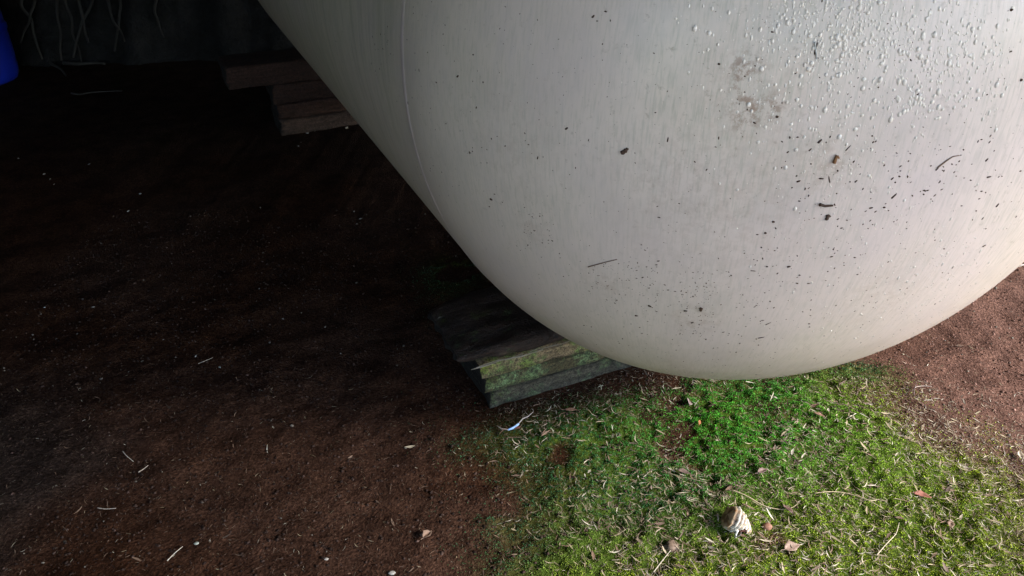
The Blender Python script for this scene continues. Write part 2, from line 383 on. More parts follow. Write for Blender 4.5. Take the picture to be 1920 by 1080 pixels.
def tank_pts(pixels):
    P = []; N = []; K = []
    for i, (a, b) in enumerate(pixels):
        h = tank_hit(a, b)
        if h is None: continue
        P.append(h[0]); N.append(h[1]); K.append(i)
    return np.array(P), np.array(N), np.array(K)
# raised wet drops on the upper right of the head
cl = [(1560, 40, 60, 40, 70), (1480, 20, 35, 25, 40), (1575, 95, 35, 35, 60), (1610, 75, 35, 25, 50), (1645, 20, 35, 22, 40), (1530, 70, 60, 30, 40), (1720, 90, 60, 35, 40), (1745, 125, 50, 25, 50),
      (1700, 70, 30, 20, 30), (1715, 195, 30, 20, 50), (1770, 195, 40, 15, 35), (1830, 60, 40, 40, 25), (1870, 110, 25, 40, 20), (1780, 120, 40, 30, 30), (1850, 150, 40, 40, 25), (1440, 90, 25, 50, 25),
      (1570, 290, 18, 30, 40), (1520, 200, 60, 60, 60), (1640, 195, 70, 40, 60), (1620, 320, 40, 60, 45), (1560, 400, 70, 50, 60), (1650, 420, 80, 60, 80), (1700, 500, 70, 45, 90), (1770, 530, 40, 35, 110), (1640, 600, 60, 40, 60), (1730, 590, 50, 30, 70),
      (1600, 530, 50, 40, 30), (1520, 560, 40, 60, 30), (1820, 420, 60, 60, 70), (1430, 130, 60, 120, 40), (1560, 30, 130, 60, 120), (1760, 60, 130, 60, 90), (1700, 140, 180, 80, 120)]
px = []; sz = []
for (a, b, sa, sb, n) in cl:
    if b < 260: n = int(n*1.5)
    px += list(zip(rng.normal(a, sa, n), rng.normal(b, sb, n)))
    n2_ = n; big = .0030 if b < 260 else .0017
    sz += list(np.clip(rng.lognormal(math.log(big*.36), .55, n), .0006, big*1.15))
sz = np.array(sz); P, N, K = tank_pts(px); sz = sz[K]
inf = [(0 <= q[0] < 1960) for q in np.array(px)[K]]
P, N, sz = P[inf], N[inf], sz[inf]
Vd = []; nu = 10
for i, (r_, z_) in enumerate(((1.0, -.10), (.97, .12), (.82, .36), (.5, .56))):
    for k in range(nu): t = 2*math.pi*k/nu; Vd.append((r_*math.cos(t), r_*math.sin(t), z_))
Vd.append((0, 0, .62)); Vd = np.array(Vd)
Fd = [f for f in grid_faces(4, nu, True)]; Fd = [(f[0], f[1], f[2]) for f in Fd]+[(f[0], f[2], f[3]) for f in Fd]+[(30+k, 30+(k+1) % nu, 40) for k in range(nu)]
Fd = np.array(Fd)
dm = [mesh_from('water_drop', Vd*np.array([1, 1+.22*i, .8+.15*i]), Fd, DROP) for i in range(3)]
order = np.argsort(-sz); RT = frames(N, np.zeros(len(N)))
RT = np.array([np.stack([np.cross(dn, n_), dn, n_], -1) for n_, dn in ((n_, (lambda d: d/np.linalg.norm(d))(-ZX+(n_@ZX)*n_)) for n_ in N)])
for j in order[:260]:
    o = put('water_drop', dm[rng.integers(3)], parent=body)
    m4 = Matrix.Identity(4)
    for a in range(3):
        for b in range(3): m4[a][b] = RT[j][a, b]*sz[j]
        m4[a][3] = P[j][a]-C0[a]
    o.matrix_local = m4
rest = order[260:]
S = np.stack([sz[rest], sz[rest]*rng.uniform(1, 2.4, len(rest)), sz[rest]*rng.uniform(.7, 1.1, len(rest))], -1)
Vm, Fm, _ = merged(Vd, Fd, P[rest]-C0, RT[rest], S)
tag(put('water_drops', mesh_from('water_drops', Vm, Fm, DROP), parent=body), kind='stuff')

# dirt specks stuck to the paint
bV, bF = blob(6, 4, 3, .3); bV[:, 2] *= .35
bT = []
for f in bF: bT += [(f[0], f[i], f[i+1]) for i in range(1, len(f)-1)]
bT = np.array(bT)
px = []; sz = []
def spk(n, x0, x1, y0, y1, s):
    for _ in range(n): px.append((rng.uniform(x0, x1), rng.uniform(y0, y1))); sz.append(min(.0015, s*rng.lognormal(0, .45)))
spk(900, 600, 1920, 0, 720, .00055); spk(500, 900, 1900, 450, 720, .0006); spk(150, 1450, 1920, 250, 620, .0011); spk(90, 1150, 1450, 480, 690, .0009); spk(60, 650, 950, 0, 380, .0011); spk(60, 1500, 1900, 300, 430, .0012)
spk(110, 1100, 1240, 490, 600, .0006); spk(120, 1270, 1340, 510, 640, .0006); spk(14, 1380, 1420, 120, 260, .0009); spk(50, 980, 1040, 400, 460, .0006); spk(120, 930, 1900, 620, 720, .0008); spk(20, 690, 735, 60, 140, .0012)
sz = np.array(sz); P, N, K = tank_pts(px); sz = sz[K]
RT = frames(N, rng.uniform(0, 6.28, len(N))); S = np.stack([sz, sz*rng.uniform(.8, 2.2, len(sz)), sz*.8], -1)
Vm, Fm, _ = merged(bV, bT, P-C0, RT, S)
tag(put('dirt_specks', mesh_from('dirt_specks', Vm, Fm, DIRT), parent=body), kind='stuff')
sm = mesh_from('dirt_speck', bV, bT, DIRT)
for (a, b, s, st, ang) in ((921, 374, .0042, 1.5, .2), (1252, 262, .002, 4, 1.57), (1448, 60, .002, 2, 0), (1112, 31, .003, 1.8, 1), (1062, 241, .003, 2, .8), (858, 143, .003, 2, .8), (765, 193, .003, 2, 1.8), (880, 286, .0025, 2, 1.7), (1008, 296, .002, 3, 1.4),
                           (1450, 416, .0038, 1.3, 0), (1435, 437, .0035, 1.2, 0), (1438, 500, .003, 1.2, 0), (1479, 500, .004, 1.4, .5), (1499, 516, .003, 1.2, 0), (1420, 440, .002, 2, 0), (1412, 508, .0018, 5, 0), (1440, 607, .002, 6, .9), (1427, 633, .003, 4, .5), (1285, 583, .0045, 1.5, .2),
                           (1218, 574, .0045, 1.6, -.4), (1193, 592, .004, 1.4, .2), (1298, 605, .003, 2, 1), (1517, 607, .003, 1.2, 0), (1518, 613, .0025, 1.2, 0), (1530, 90, .0022, 9, 1.5), (1497, 340, .003, 2, .5), (1537, 265, .0035, 2.3, 1), (1519, 281, .0022, 2.5, 1), (1457, 219, .0035, 1.3, 0), (1348, 120, .003, 1.2, 0),
                           (1555, 337, .002, 6, 2), (1605, 340, .0025, 2, 1), (1673, 335, .0025, 2, 1), (1854, 332, .003, 3, .1), (1850, 300, .003, 2, 1), (1757, 317, .003, 2, 1), (1540, 335, .0025, 3, 0), (1590, 278, .0018, 6, 1), (1676, 368, .0035, 3, 1), (1658, 389, .003, 1.5, 0), (1633, 390, .003, 2, .3), (1870, 385, .0035, 2, 1.2), (1897, 18, .004, 1.5, .5), (1915, 150, .004, 1.3, 0), (1845, 461, .0035, 2, .5)):
    h = tank_hit(a, b)
    if h is None: continue
    n_ = h[1]; up = ZX-(n_@ZX)*n_; up /= np.linalg.norm(up); right = np.cross(up, n_)
    dv = math.cos(ang)*right+math.sin(ang)*up; sv = np.cross(n_, dv)
    o = put('dirt_speck', sm, parent=body); m4 = Matrix.Identity(4)
    for r_ in range(3):
        m4[r_][0] = dv[r_]*s*st*.62; m4[r_][1] = sv[r_]*s*.62; m4[r_][2] = n_[r_]*s; m4[r_][3] = h[0][r_]-C0[r_]
    o.matrix_local = m4

# a few bits of debris one can pick off the tank
def tank_twig(pxs, rad, name, label, cat, colr, group=None):
    hs = [tank_hit(*p) for p in pxs]; pts = np.array([h[0]+h[1]*rad*.9 for h in hs]); b0 = pts.mean(0)
    t = np.linspace(0, 1, len(pts)); tt = np.linspace(0, 1, len(pts)*3)
    fine = np.stack([np.interp(tt, t, pts[:, k]) for k in range(3)], -1)-b0
    V, F = tube(fine, rad*(1-.45*tt), 6)
    o = put(name, mesh_from(name, V, F, LITTER, np.tile(colr, (len(V), 1))), b0); tag(o, label, cat, group); return o
tank_twig([(1536, 382), (1546, 385), (1561, 384)], .0026, 'twig', 'short dark crossed twig stuck to the middle right of the white tank', 'twig', (.05, .025, .015))
tank_twig([(1563, 305), (1568, 290), (1572, 296)], .0026, 'leaf_stalk', 'small brown bent stalk stuck among the drops on the white tank', 'stalk', (.25, .12, .05))
tank_twig([(1757, 314), (1774, 301), (1786, 293), (1798, 291)], .0012, 'dry_sprig', 'thin brown dried sprig stuck at the right side of the white tank', 'sprig', (.22, .14, .09))
tank_twig([(1527, 78), (1529, 95), (1531, 111)], .0015, 'straw', 'thin pale straw stuck upright between the drops on the white tank', 'straw', (.45, .44, .42))
tank_twig([(1103, 500), (1125, 494), (1140, 490), (1157, 486)], .0010, 'straw', 'thin brown straw lying aslant on the lower left of the white tank', 'straw', (.16, .09, .06))
def tank_clump(p, parts, label):
    h = tank_hit(*p); V = []; F = []
    n_ = h[1]; up = ZX-(n_@ZX)*n_; up /= np.linalg.norm(up); right = np.cross(up, n_)
    for (dx, dy, s) in parts:
        bv, bf = blob(8, 6, int(dx*7+50+dy), .22); k = len(V)
        for q in bv: V.append(right*(dx+q[0]*s)*.00078+up*(dy+q[1]*s)*.00078+n_*(q[2]*s*.5+.4*s)*.00078)
        F += [tuple(i+k for i in f) for f in bf]
    o = put('seed_clump', mesh_from('seed_clump', V, F, DIRT), h[0]); tag(o, label, 'seed clump')
tank_clump((1171, 283), ((-3, -3, 4.5), (2, 1, 4.5), (5, 5, 3)), 'largest dark seed clump stuck on the upper middle of the white tank')
tank_clump((1551, 407), ((0, 3, 4), (0, -3, 4), (4, 2, 2.5)), 'dark seed clump just below the crossed twig on the white tank')
tank_clump((1314, 580), ((0, 4, 4), (0, -2, 3.5), (1, -6, 2)), 'dark double seed clump low on the white tank')

# ------------------------------------------------------------------ planks under the tank
def tank_floor(s, b):
    """height of the tank's underside above plan position (s along the axis, b across)"""
    r2 = R0*R0-b*b-np.where(s < 0, (s/ASP)**2, 0); return np.where(r2 > 0, C0[2]-np.sqrt(np.maximum(r2, 0)), 9.)
def plank(name, b0, b1, s0, s1, z0, z1, mat, seed, rough=.006, saddle=False, skew=0., label='', rnd=.006, group=None, nose=0.):
    nb, ns, nz = max(8, int((b1-b0)/.02)), max(5, int((s1-s0)/.02)), max(4, int((z1-z0)/.011))
    b_, s_, z_ = np.linspace(b0, b1, nb+1), np.linspace(s0, s1, ns+1), np.linspace(z0, z1, nz+1)
    idx = {}; V = []; F = []
    def vid(i, j, k):
        q = (i, j, k)
        if q not in idx: idx[q] = len(V); V.append((b_[i], s_[j], z_[k]))
        return idx[q]
    for k, fl in ((0, 1), (nz, 0)):
        for i in range(nb):
            for j in range(ns):
                f = (vid(i, j, k), vid(i+1, j, k), vid(i+1, j+1, k), vid(i, j+1, k)); F.append(f[::-1] if fl else f)
    for j, fl in ((0, 0), (ns, 1)):
        for i in range(nb):
            for k in range(nz):
                f = (vid(i, j, k), vid(i+1, j, k), vid(i+1, j, k+1), vid(i, j, k+1)); F.append(f[::-1] if fl else f)
    for i, fl in ((0, 1), (nb, 0)):
        for j in range(ns):
            for k in range(nz):
                f = (vid(i, j, k), vid(i, j+1, k), vid(i, j+1, k+1), vid(i, j, k+1)); F.append(f[::-1] if fl else f)
    V = np.array(V)
    # round the arrises, then roughen
    cen = np.array([(b0+b1)/2, (s0+s1)/2, (z0+z1)/2]); hf = np.array([(b1-b0)/2, (s1-s0)/2, (z1-z0)/2])
    q = V-cen; lim = np.maximum(hf-rnd, 1e-4); inner = np.clip(q, -lim, lim); d = q-inner; L = np.linalg.norm(d, axis=1, keepdims=True)
    V = cen+inner+np.where(L > 0, d/np.maximum(L, 1e-9)*np.minimum(L, rnd), 0)
    if nose:
        e = sstep(b0+nose*1.5, b0, V[:, 0]); V[:, 2] = V[:, 2]-e*.4*(V[:, 2]-z0); V[:, 1] = (s0+s1)/2+(V[:, 1]-(s0+s1)/2)*(1-.16*e)
    V[:, 1] += (fbm(V[:, 0]*14, V[:, 2]*60+seed, seed)-.5)*2*rough+skew*(V[:, 0]-b0)
    V[:, 2] += (fbm(V[:, 0]*10, V[:, 1]*30+seed, seed+5)-.5)*(1.4 if rough > .005 else .5)*rough*(V[:, 2] > z0+.004)
    V[:, 0] += (fbm(V[:, 1]*22, V[:, 2]*50+seed, seed+9)-.5)*3*rough
    chip = sstep(.60, .80, fbm(V[:, 0]*26+seed, V[:, 1]*26+V[:, 2]*20, seed+21)); e = np.clip(L[:, 0]/rnd, 0, 1); V = V-(V-cen)/np.maximum(np.abs(V-cen), .02)*(chip*e)[:, None]*.006
    if saddle:
        tf = tank_floor(V[:, 1], V[:, 0])-.0015; V[:, 2] = np.where(tf < V[:, 2], np.maximum(np.minimum(V[:, 2], tf), np.minimum(V[:, 2], z0)), V[:, 2])
    bc, sc = b0, (s0+s1)/2
    loc = C0*np.array([1, 1, 0])+BX*bc+AX*sc+ZX*z0
    V = V-np.array([bc, sc, z0])
    me = mesh_from(name, V, F, mat); me.materials.append(SHADED_ENDS)
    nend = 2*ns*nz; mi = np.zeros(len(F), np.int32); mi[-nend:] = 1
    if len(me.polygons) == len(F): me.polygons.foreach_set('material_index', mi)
    o = put(name, me, loc, (0, 0, PHI)); tag(o, label, 'plank', group); return o
# near stack (front face 0.10 m behind the weld)
plank('wood_plank', -.617, .60, .094, .40, -.012, .0520, W_GREY, 3, rough=.004, rnd=.004, label='bottom grey damp plank of the near stack, sunk in the litter')
plank('wood_plank', -.630, .61, .091, .39, .0585, .1070, W_MOSS2, 5, skew=.004, rough=.004, rnd=.004, label='middle olive mossy plank of the near stack under the tank')
plank('wood_plank', -.645, .60, .088, .385, .1135, .1620, W_MOSS1, 7, skew=-.003, rough=.004, rnd=.004, label='tan plank with yellow green moss just under the dark top slab')
plank('wood_slab', -.70, .56, .088, .40, .1655, .205, W_SLAB, 9, rough=.013, saddle=True, rnd=.018, nose=.09, label='rough dark wet slab lying on top of the near plank stack')
slab_o = bpy.data.objects['wood_slab']
for (b_a, b_b, s_a, z_a, r_a) in ((-.675, -.46, .080, .168, .0022), (-.66, -.52, .078, .173, .0014), (-.50, -.33, .082, .170, .0013)):
    tt = np.linspace(0, 1, 14); pt = np.stack([b_a+(b_b-b_a)*tt+.70, s_a-.244+.003*np.sin(9*tt+b_a*50), z_a-.1655+.0012*np.sin(17*tt+s_a*80)], -1)
    sv, sf = tube(pt, r_a*(.5+.5*np.abs(np.sin(7*tt+b_a*9))), 5)
    put('splinter', mesh_from('splinter', sv, sf, LITTER, np.tile((.22, .185, .145), (len(sv), 1))), parent=slab_o)
# far stack
plank('wood_plank', -.765, .7, 2.545, 2.83, -.006, .080, W_RED2, 13, rough=.010, label='pale brown bottom plank of the far stack on the ground')
plank('wood_plank', -.762, .7, 2.550, 2.83, .083, .1640, W_RED, 15, rough=.010, label='reddish brown plank in the middle of the far stack')
plank('wood_block', -.775, -.30, 2.552, 2.83, .1665, .265, W_RED, 17, rough=.010, saddle=True, label='reddish brown wood block wedged against the tank on the far stack')
plank('wood_block', -.985, -.42, 2.556, 2.84, .2675, .375, W_RED, 19, rough=.010, saddle=True, label='topmost brown board sticking out to the left of the far stack')

# ------------------------------------------------------------------ blue barrel at the left edge
bp = at(38, 150); bx_, by_ = bp[0]-.275, 4.74
barrel = empty('plastic_barrel', (bx_, by_, 0)); tag(barrel, 'blue plastic barrel standing by the dark earth wall at the left edge', 'barrel')
prof = [(0, .005), (.20, .004), (.235, .004), (.262, .014), (.276, .04), (.282, .09), (.286, .20), (.288, .30), (.296, .315), (.296, .335), (.288, .35), (.288, .56), (.296, .575), (.296, .595), (.288, .61), (.284, .78), (.276, .83), (.285, .84), (.285, .88), (.26, .90), (.25, .885), (0, .885)]
nn = 48; V = np.array([(r*math.cos(2*math.pi*k/nn), r*math.sin(2*math.pi*k/nn), z) for r, z in prof for k in range(nn)])
put('barrel_body', mesh_from('barrel_body', V, grid_faces(len(prof), nn, True), BLUE), parent=barrel)
for q in ((.12, .06), (-.12, -.06)):
    V, F = tube([(q[0], q[1], .884), (q[0], q[1], .905)], .035, 14); put('bung_cap', mesh_from('bung_cap', V, F, CAP, smooth=False), parent=barrel)

# ------------------------------------------------------------------ roots on the bank and at its foot
def root_obj(pts, r0, r1, label, group):
    pts = np.asarray(pts, float); t = np.linspace(0, 1, len(pts)); tt = np.linspace(0, 1, len(pts)*5)
    f = np.stack([np.interp(tt, t, pts[:, k]) for k in range(3)], -1)
    for _ in range(3): f[1:-1] = .25*f[:-2]+.5*f[1:-1]+.25*f[2:]
    V, F = tube(f-f[0], r0+(r1-r0)*tt, 7); o = put('root', mesh_from('root', V, F, ROOT), f[0]); tag(o, label, 'root', group)
def wall_y(x, z): return 5.36+.01*(x+2.7)+.14*z-.02
ORD = ['second', 'third', 'fifth', 'sixth', 'fourth', 'eighth', 'seventh', 'last, rightmost', 'first, leftmost']
for i, (p0, p1) in enumerate((((45, 0), (75, 112)), ((105, 0), (118, 112)), ((120, 0), (150, 115)), ((150, 0), (165, 80)), ((170, 0), (135, 108)), ((200, 0), (235, 78)), ((225, 0), (215, 95)), ((295, 0), (300, 70)), ((60, 0), (40, 80)))):
    d0 = ray(*p0); d1 = ray(*p1); a = EYE+d0*(5.28/d0[1]); b = EYE+d1*(5.16/d1[1]); b[2] = max(b[2], .01)
    pts = [a+(b-a)*t+np.array([rng.normal(0, .014), rng.normal(0, .01), 0]) for t in np.linspace(-.6, 1, 8)]
    root_obj(pts, rng.uniform(.008, .014), rng.uniform(.004, .008), ORD[i]+' hanging root along the dark earth wall counted from the blue barrel', 'roots hanging down the earth wall')
for (p, r, lab) in (([(120, 121), (150, 124), (180, 121), (197, 123)], .014, 'pale root tip lying on the soil before the earth wall'),
               ([(75, 105), (95, 122), (115, 132), (125, 145)], .012, 'dark forked root end running out from the foot of the earth wall'),
               ([(180, 92), (215, 98), (245, 107), (268, 108)], .012, 'thin root lying along the foot of the earth wall, middle one'),
               ([(210, 85), (260, 95), (300, 100), (325, 112)], .010, 'long thin root curving away right from the earth wall'),
               ([(135, 178), (150, 181), (175, 176), (230, 174)], .006, 'hair thin root lying on the dark floor nearest the camera'),
               ([(300, 64), (318, 62), (335, 65)], .009, 'short pale root stub at the right foot of the earth wall')):
    pts = [at(a, b)+np.array([0, 0, .012]) for a, b in p]; root_obj(pts, r, r*.5, lab, None)

# ------------------------------------------------------------------ moss: many small leafy shoots
def scatter(n, x0, x1, y0, y1): return rng.uniform(x0, x1, n), rng.uniform(y0, y1, n)
def blocked(x, y):
    s = (x-C0[0])*AX[0]+(y-C0[1])*AX[1]; b = (x-C0[0])*BX[0]+(y-C0[1])*BX[1]
    return ((s > .085) & (s < .41) & (b > -.62) & (b < .61)) | ((s > 2.53) & (s < 2.84) & (b > -.77) & (b < .7))
x, y = scatter(1500000, -.6, 1.4, .6, 2.4)
k = (rng.random(len(x)) < moss_mask(x, y)*(.35+.9*fbm(x*16, y*16, 61))*(.5+.5*sstep(.0, .45, x+(1.25-y)*.7))) & ~blocked(x, y); x, y = x[k], y[k]; n = len(x)
Vt = np.array([(-.5, 0, 0), (.5, 0, 0), (-.42, .12, .5), (.42, .12, .5), (0, .45, 1.)]); Ft = np.array([(0, 1, 3), (0, 3, 2), (2, 3, 4)])
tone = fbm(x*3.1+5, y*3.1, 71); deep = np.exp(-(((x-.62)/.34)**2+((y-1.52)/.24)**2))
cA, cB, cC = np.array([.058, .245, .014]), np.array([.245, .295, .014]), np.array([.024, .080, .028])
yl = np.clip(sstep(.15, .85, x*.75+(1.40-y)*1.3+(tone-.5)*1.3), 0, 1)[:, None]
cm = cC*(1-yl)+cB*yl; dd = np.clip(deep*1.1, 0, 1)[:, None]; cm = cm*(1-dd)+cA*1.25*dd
br = (rng.random(n) < .06)[:, None]; cm = np.where(br, np.array([.14, .10, .05]), cm)*rng.lognormal(0, .28, (n, 1))
tilt = np.stack([rng.normal(0, .55, n), rng.normal(0, .55, n), np.ones(n)], -1)
S = np.stack([rng.uniform(.0016, .0028, n), rng.uniform(.002, .004, n), rng.uniform(.0018, .0045, n)], -1)
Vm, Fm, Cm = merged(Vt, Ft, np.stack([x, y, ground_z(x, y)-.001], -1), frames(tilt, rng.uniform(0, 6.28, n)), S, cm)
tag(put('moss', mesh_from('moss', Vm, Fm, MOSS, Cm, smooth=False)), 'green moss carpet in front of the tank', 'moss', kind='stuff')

# soil crumbs
cv, cf = blob(5, 3, 12, .3); ct = []
for f in cf: ct += [(f[0], f[i], f[i+1]) for i in range(1, len(f)-1)]
ct = np.array(ct)
x, y = scatter(52000, -1.7, 2.3, .7, 2.9); k = (rng.random(len(x)) < (.25+.75*fbm(x*6, y*6, 77))*(1-.6*moss_mask(x, y))) & ~blocked(x, y); x, y = x[k], y[k]; n = len(x)
sz = np.minimum(rng.lognormal(math.log(.0021), .5, n), .0048); S = np.stack([sz, sz*rng.uniform(.6, 1.2, n), sz*rng.uniform(.5, .9, n)], -1)
red = sstep(.9, 1.4, x)[:, None]; cc = (np.array([.036, .022, .017])*(1-red)+np.array([.14, .078, .060])*red)*rng.lognormal(0, .4, (n, 1))
lt = (rng.random(n) < .015+.04*(x > .3))[:, None]; cc = np.where(lt, np.array([.17, .14, .11])*rng.uniform(.5, 1.2, (n, 1)), cc)
Vm, Fm, Cm = merged(cv, ct, np.stack([x, y, ground_z(x, y)+sz*.2], -1), frames(np.tile([[0, 0, 1.]], (n, 1)), rng.uniform(0, 6.28, n)), S, cc)
tag(put('soil_crumbs', mesh_from('soil_crumbs', Vm, Fm, CRUMB, Cm, smooth=False)), kind='stuff')

# ------------------------------------------------------------------ dry litter
def strip(curl, bend, taper, seed, wid=.16, n=7, fork=False):
    """curled dry scrap, unit length along x, lying on z=0"""
    r = np.random.default_rng(seed); t = np.linspace(-.5, .5, n); V = []
    for i, a in enumerate(t):
        wd = wid*.5*max(.12, (1-taper*abs(2*a)**1.6))*(1+.2*r.uniform(-1, 1)); cy = bend*(a*a-.08)+.03*r.uniform(-1, 1); z = .03+curl*(a*a)
        for kx, kz in ((-1, .35), (0, 0), (1, .30)): V.append((a, cy*.6+kx*wd, z+kz*wd))
    return np.array(V), np.array([(f[0], f[1], f[2], f[3]) for f in grid_faces(n, 3)])
shapes = [strip(.25, .3, .8, 1, .10), strip(.35, -.5, .9, 2, .09), strip(.12, .1, .7, 3, .16), strip(.5, .7, .9, 4, .08), strip(.2, -.2, .95, 5, .20), strip(.3, .9, .8, 6, .075), strip(.15, 0, .9, 7, .065), strip(.4, -1.1, .9, 8, .085), strip(.3, 1.5, .95, 9, .075), strip(.2, -.25, .95, 10, .32)]
pale = [(.37, .29, .19), (.44, .36, .25), (.26, .20, .12), (.36, .28, .17), (.50, .43, .33)]; brown = [(.17, .10, .062), (.24, .15, .10), (.12, .075, .05)]
def dens(x, y):
    m = moss_mask(x, y); lr = sstep(-.05, .85, x+(1.27-y)*1.1)
    d = .08+.08*m+2.0*lr*sstep(1.75, 1.2, y)*(.20+1.3*sstep(.40, .62, fbm(x*5.5, y*5.5, 88)))
    d = np.maximum(d*(.22+.78*sstep(-.45, .15, x)), .22*sstep(2., 1.5, y)*(x < .1)); d *= .10+.90*sstep(2.1, 1.6, y); d += .35*np.exp(-((x-1.15-.3*(1.5-y))/.22)**2)*(y < 1.75)
    s_ = (x-C0[0])*AX[0]+(y-C0[1])*AX[1]; b_ = (x-C0[0])*BX[0]+(y-C0[1])*BX[1]
    return d+.45*sstep(-.22, -.02, s_)*(s_ < .1)*sstep(.15, -.1, b_)*sstep(-.85, -.6, b_)
x, y = scatter(210000, -1.5, 2.2, .6, 2.7); k = (rng.random(len(x)) < dens(x, y)) & ~blocked(x, y); x, y = x[k], y[k]; n = len(x)
L = np.clip(rng.lognormal(math.log(.0086), .55, n), .003, .031)*np.where((x < -.05) & (rng.random(n) < .85), .5, 1.); kind = rng.choice(len(shapes), n, p=[.13, .13, .08, .13, .04, .14, .12, .12, .09, .02])
isb = rng.random(n) < np.where(x < 0, .75, .40); Pz = ground_z(x, y)+np.where(moss_mask(x, y) > .4, .0055, .001)
qx, qy, qz = proj(np.stack([x, y, Pz], -1)); vis = (qx > 0) & (qx < 1920) & (qy > 0) & (qy < 1080)
for j in range(n):
    if vis[j] and tank_hit(qx[j], qy[j]) is not None: vis[j] = False
app = np.where(vis, L/qz, 0); order = np.argsort(-app); top = order[:250]; rest = order[250:]
tilt = np.stack([rng.normal(0, .22, n), rng.normal(0, .22, n), np.ones(n)], -1); RT = frames(tilt, rng.uniform(0, 6.28, n))
VV, FF, CC = [], [], []; off = 0
for kk, (sv, sf) in enumerate(shapes):
    r_ = rest[kind[rest] == kk]
    cs = np.array([brown[rng.integers(3)] if isb[j] else pale[rng.integers(5)] for j in r_])*rng.uniform(.35, 1.15, (len(r_), 1))
    a, b, c_ = merged(sv, sf, np.stack([x[r_], y[r_], Pz[r_]], -1), RT[r_], np.repeat(L[r_][:, None], 3, 1), cs)
    VV.append(a); FF.append(b+off); CC.append(c_); off += len(a)
tag(put('leaf_litter', mesh_from('leaf_litter', np.concatenate(VV), np.concatenate(FF), LITTER, np.concatenate(CC))), kind='stuff')
lm = {}
for kk, (sv, sf) in enumerate(shapes):
    for ci, cvv in enumerate(pale+brown): lm[kk, ci] = mesh_from('leaf_scrap', sv, sf, LITTER, np.tile(cvv, (len(sv), 1)))
for j in top:
    ci = 5+rng.integers(3) if isb[j] else rng.integers(5)
    o = put('leaf_scrap', lm[kind[j], ci], (x[j], y[j], Pz[j])); o.rotation_euler = Matrix(RT[j].tolist()).to_euler(); o.scale = (L[j],)*3
    mossy = moss_mask(x[j:j+1], y[j:j+1])[0] > .4; cn = 'brown' if isb[j] else 'pale'
    sh = ('slightly curved', 'bow shaped', 'flat narrow', 'strongly curved', 'broad', 'sickle shaped', 'straight thin', 'hooked', 'curled thin', 'broad flat')[kind[j]]
    a_, b_ = qx[j], qy[j]
    if math.hypot(a_-1385, b_-985) < 120: pl = 'close to the white shell'
    elif a_ < 1240 and b_ < 830 and a_ > 850: pl = 'before the near plank stack'
    elif b_ > 1010: pl = 'along the bottom edge of the photo'
    elif a_ > 1760: pl = 'near the right edge of the photo'
    elif b_ < 800 and a_ > 1240: pl = 'just below the tank'
    elif a_ < 850: pl = 'left of the moss'
    elif a_ < 1280: pl = 'in the left half of the moss'
    elif a_ < 1500: pl = 'between the tank and the white shell'
    else: pl = 'right of the white shell'
    on = 'moss' if mossy else 'soil'
    tag(o, '%s %s dry leaf scrap lying on %s %s' % (sh, cn, on, pl), 'leaf scrap', '%s leaf scraps on the %s' % (cn, on))

# pale grains and chips out on the dark floor
gp = [(35, 298), (83, 327), (94, 336), (101, 345), (262, 361), (168, 310), (488, 388), (240, 395), (664, 398), (676, 410), (676, 416), (155, 558), (83, 576), (76, 587), (144, 623), (305, 633), (367, 667), (265, 674), (530, 595), (486, 540), (610, 612), (412, 688), (565, 268), (560, 276), (576, 250), (590, 246), (650, 242), (60, 624), (174, 574), (1440, 958)]
gm = [mesh_from('pale_chip', *((lambda b: (b[0]*np.array([1, .7, .45]), b[1]))(blob(7, 5, 60+i, .3))), LITTER, np.tile(c_, (len(blob(7, 5)[0]), 1))) for i, c_ in enumerate(((.36, .32, .27), (.28, .24, .2), (.42, .40, .37)))]
for (a, b) in gp:
    q = at(a, b); s = rng.uniform(.002, .0042)*max(1, q[1]/2.2)
    o = put('pale_chip', gm[rng.integers(3)], (q[0], q[1], ground_z(q[0:1], q[1:2])[0]+s*.3), (0, 0, rng.uniform(0, 3))); o.scale = (s*1.3, s, s)
    tag(o, 'tiny pale stone chip lying on the dark shaded floor', 'stone chip', 'pale chips on the dark floor')

# single leaves and stalks worth naming
def leaf(px_, py_, L, W, rot, colr, label, cat='leaf', curl=.35, seed=0, tiltv=(0, 0), name='dry_leaf'):
    r = np.random.default_rng(seed); n = 9; m = 5; V = []
    for i in range(n):
        a = i/(n-1); wd = W*.5*(math.sin(math.pi*min(.97, max(.04, a))**.8))*(1+.12*r.uniform(-1, 1))
        for k_ in range(m):
            b = (k_-(m-1)/2)/((m-1)/2); V.append((L*(a-.5), b*wd+.08*W*math.sin(3*a), curl*(abs(b)**1.5*wd+.5*L*(a-.5)**2)+.0012*r.uniform(-1, 1)))
    F = [tuple(f) for f in grid_faces(n, m)]
    # stalk
    sv, sf = tube([(-L*.5-L*.28*(1-t_), .02*L*math.sin(4*t_), curl*.12*L) for t_ in np.linspace(0, 1, 5)], .0008, 5); k0 = len(V)
    V = np.array(V+list(map(tuple, sv))); F += [tuple(i+k0 for i in f) for f in sf]
    q = at(px_, py_); z = ground_z(q[0:1], q[1:2])[0]+.007
    me = mesh_from(name, V, F, LITTER, np.tile(colr, (len(V), 1)))
    o = put(name, me, (q[0], q[1], z), (tiltv[0], tiltv[1], rot)); md = o.modifiers.new('thickness', 'SOLIDIFY'); md.thickness = .0007; tag(o, label, cat); return o
leaf(1483, 1036, .040, .026, .3, (.30, .20, .15), 'broad tan brown leaf lying in the moss below and right of the shell', seed=1)
leaf(1725, 940, .040, .020, -.4, (.24, .09, .06), 'red brown curled leaf with a pale edge at the right of the moss', seed=2, curl=.8)
leaf(1291, 757, .032, .022, 1.4, (.24, .17, .15), 'greyish pink leaf standing in the bright green moss near the tank', seed=3, curl=.5, tiltv=(.7, .2))
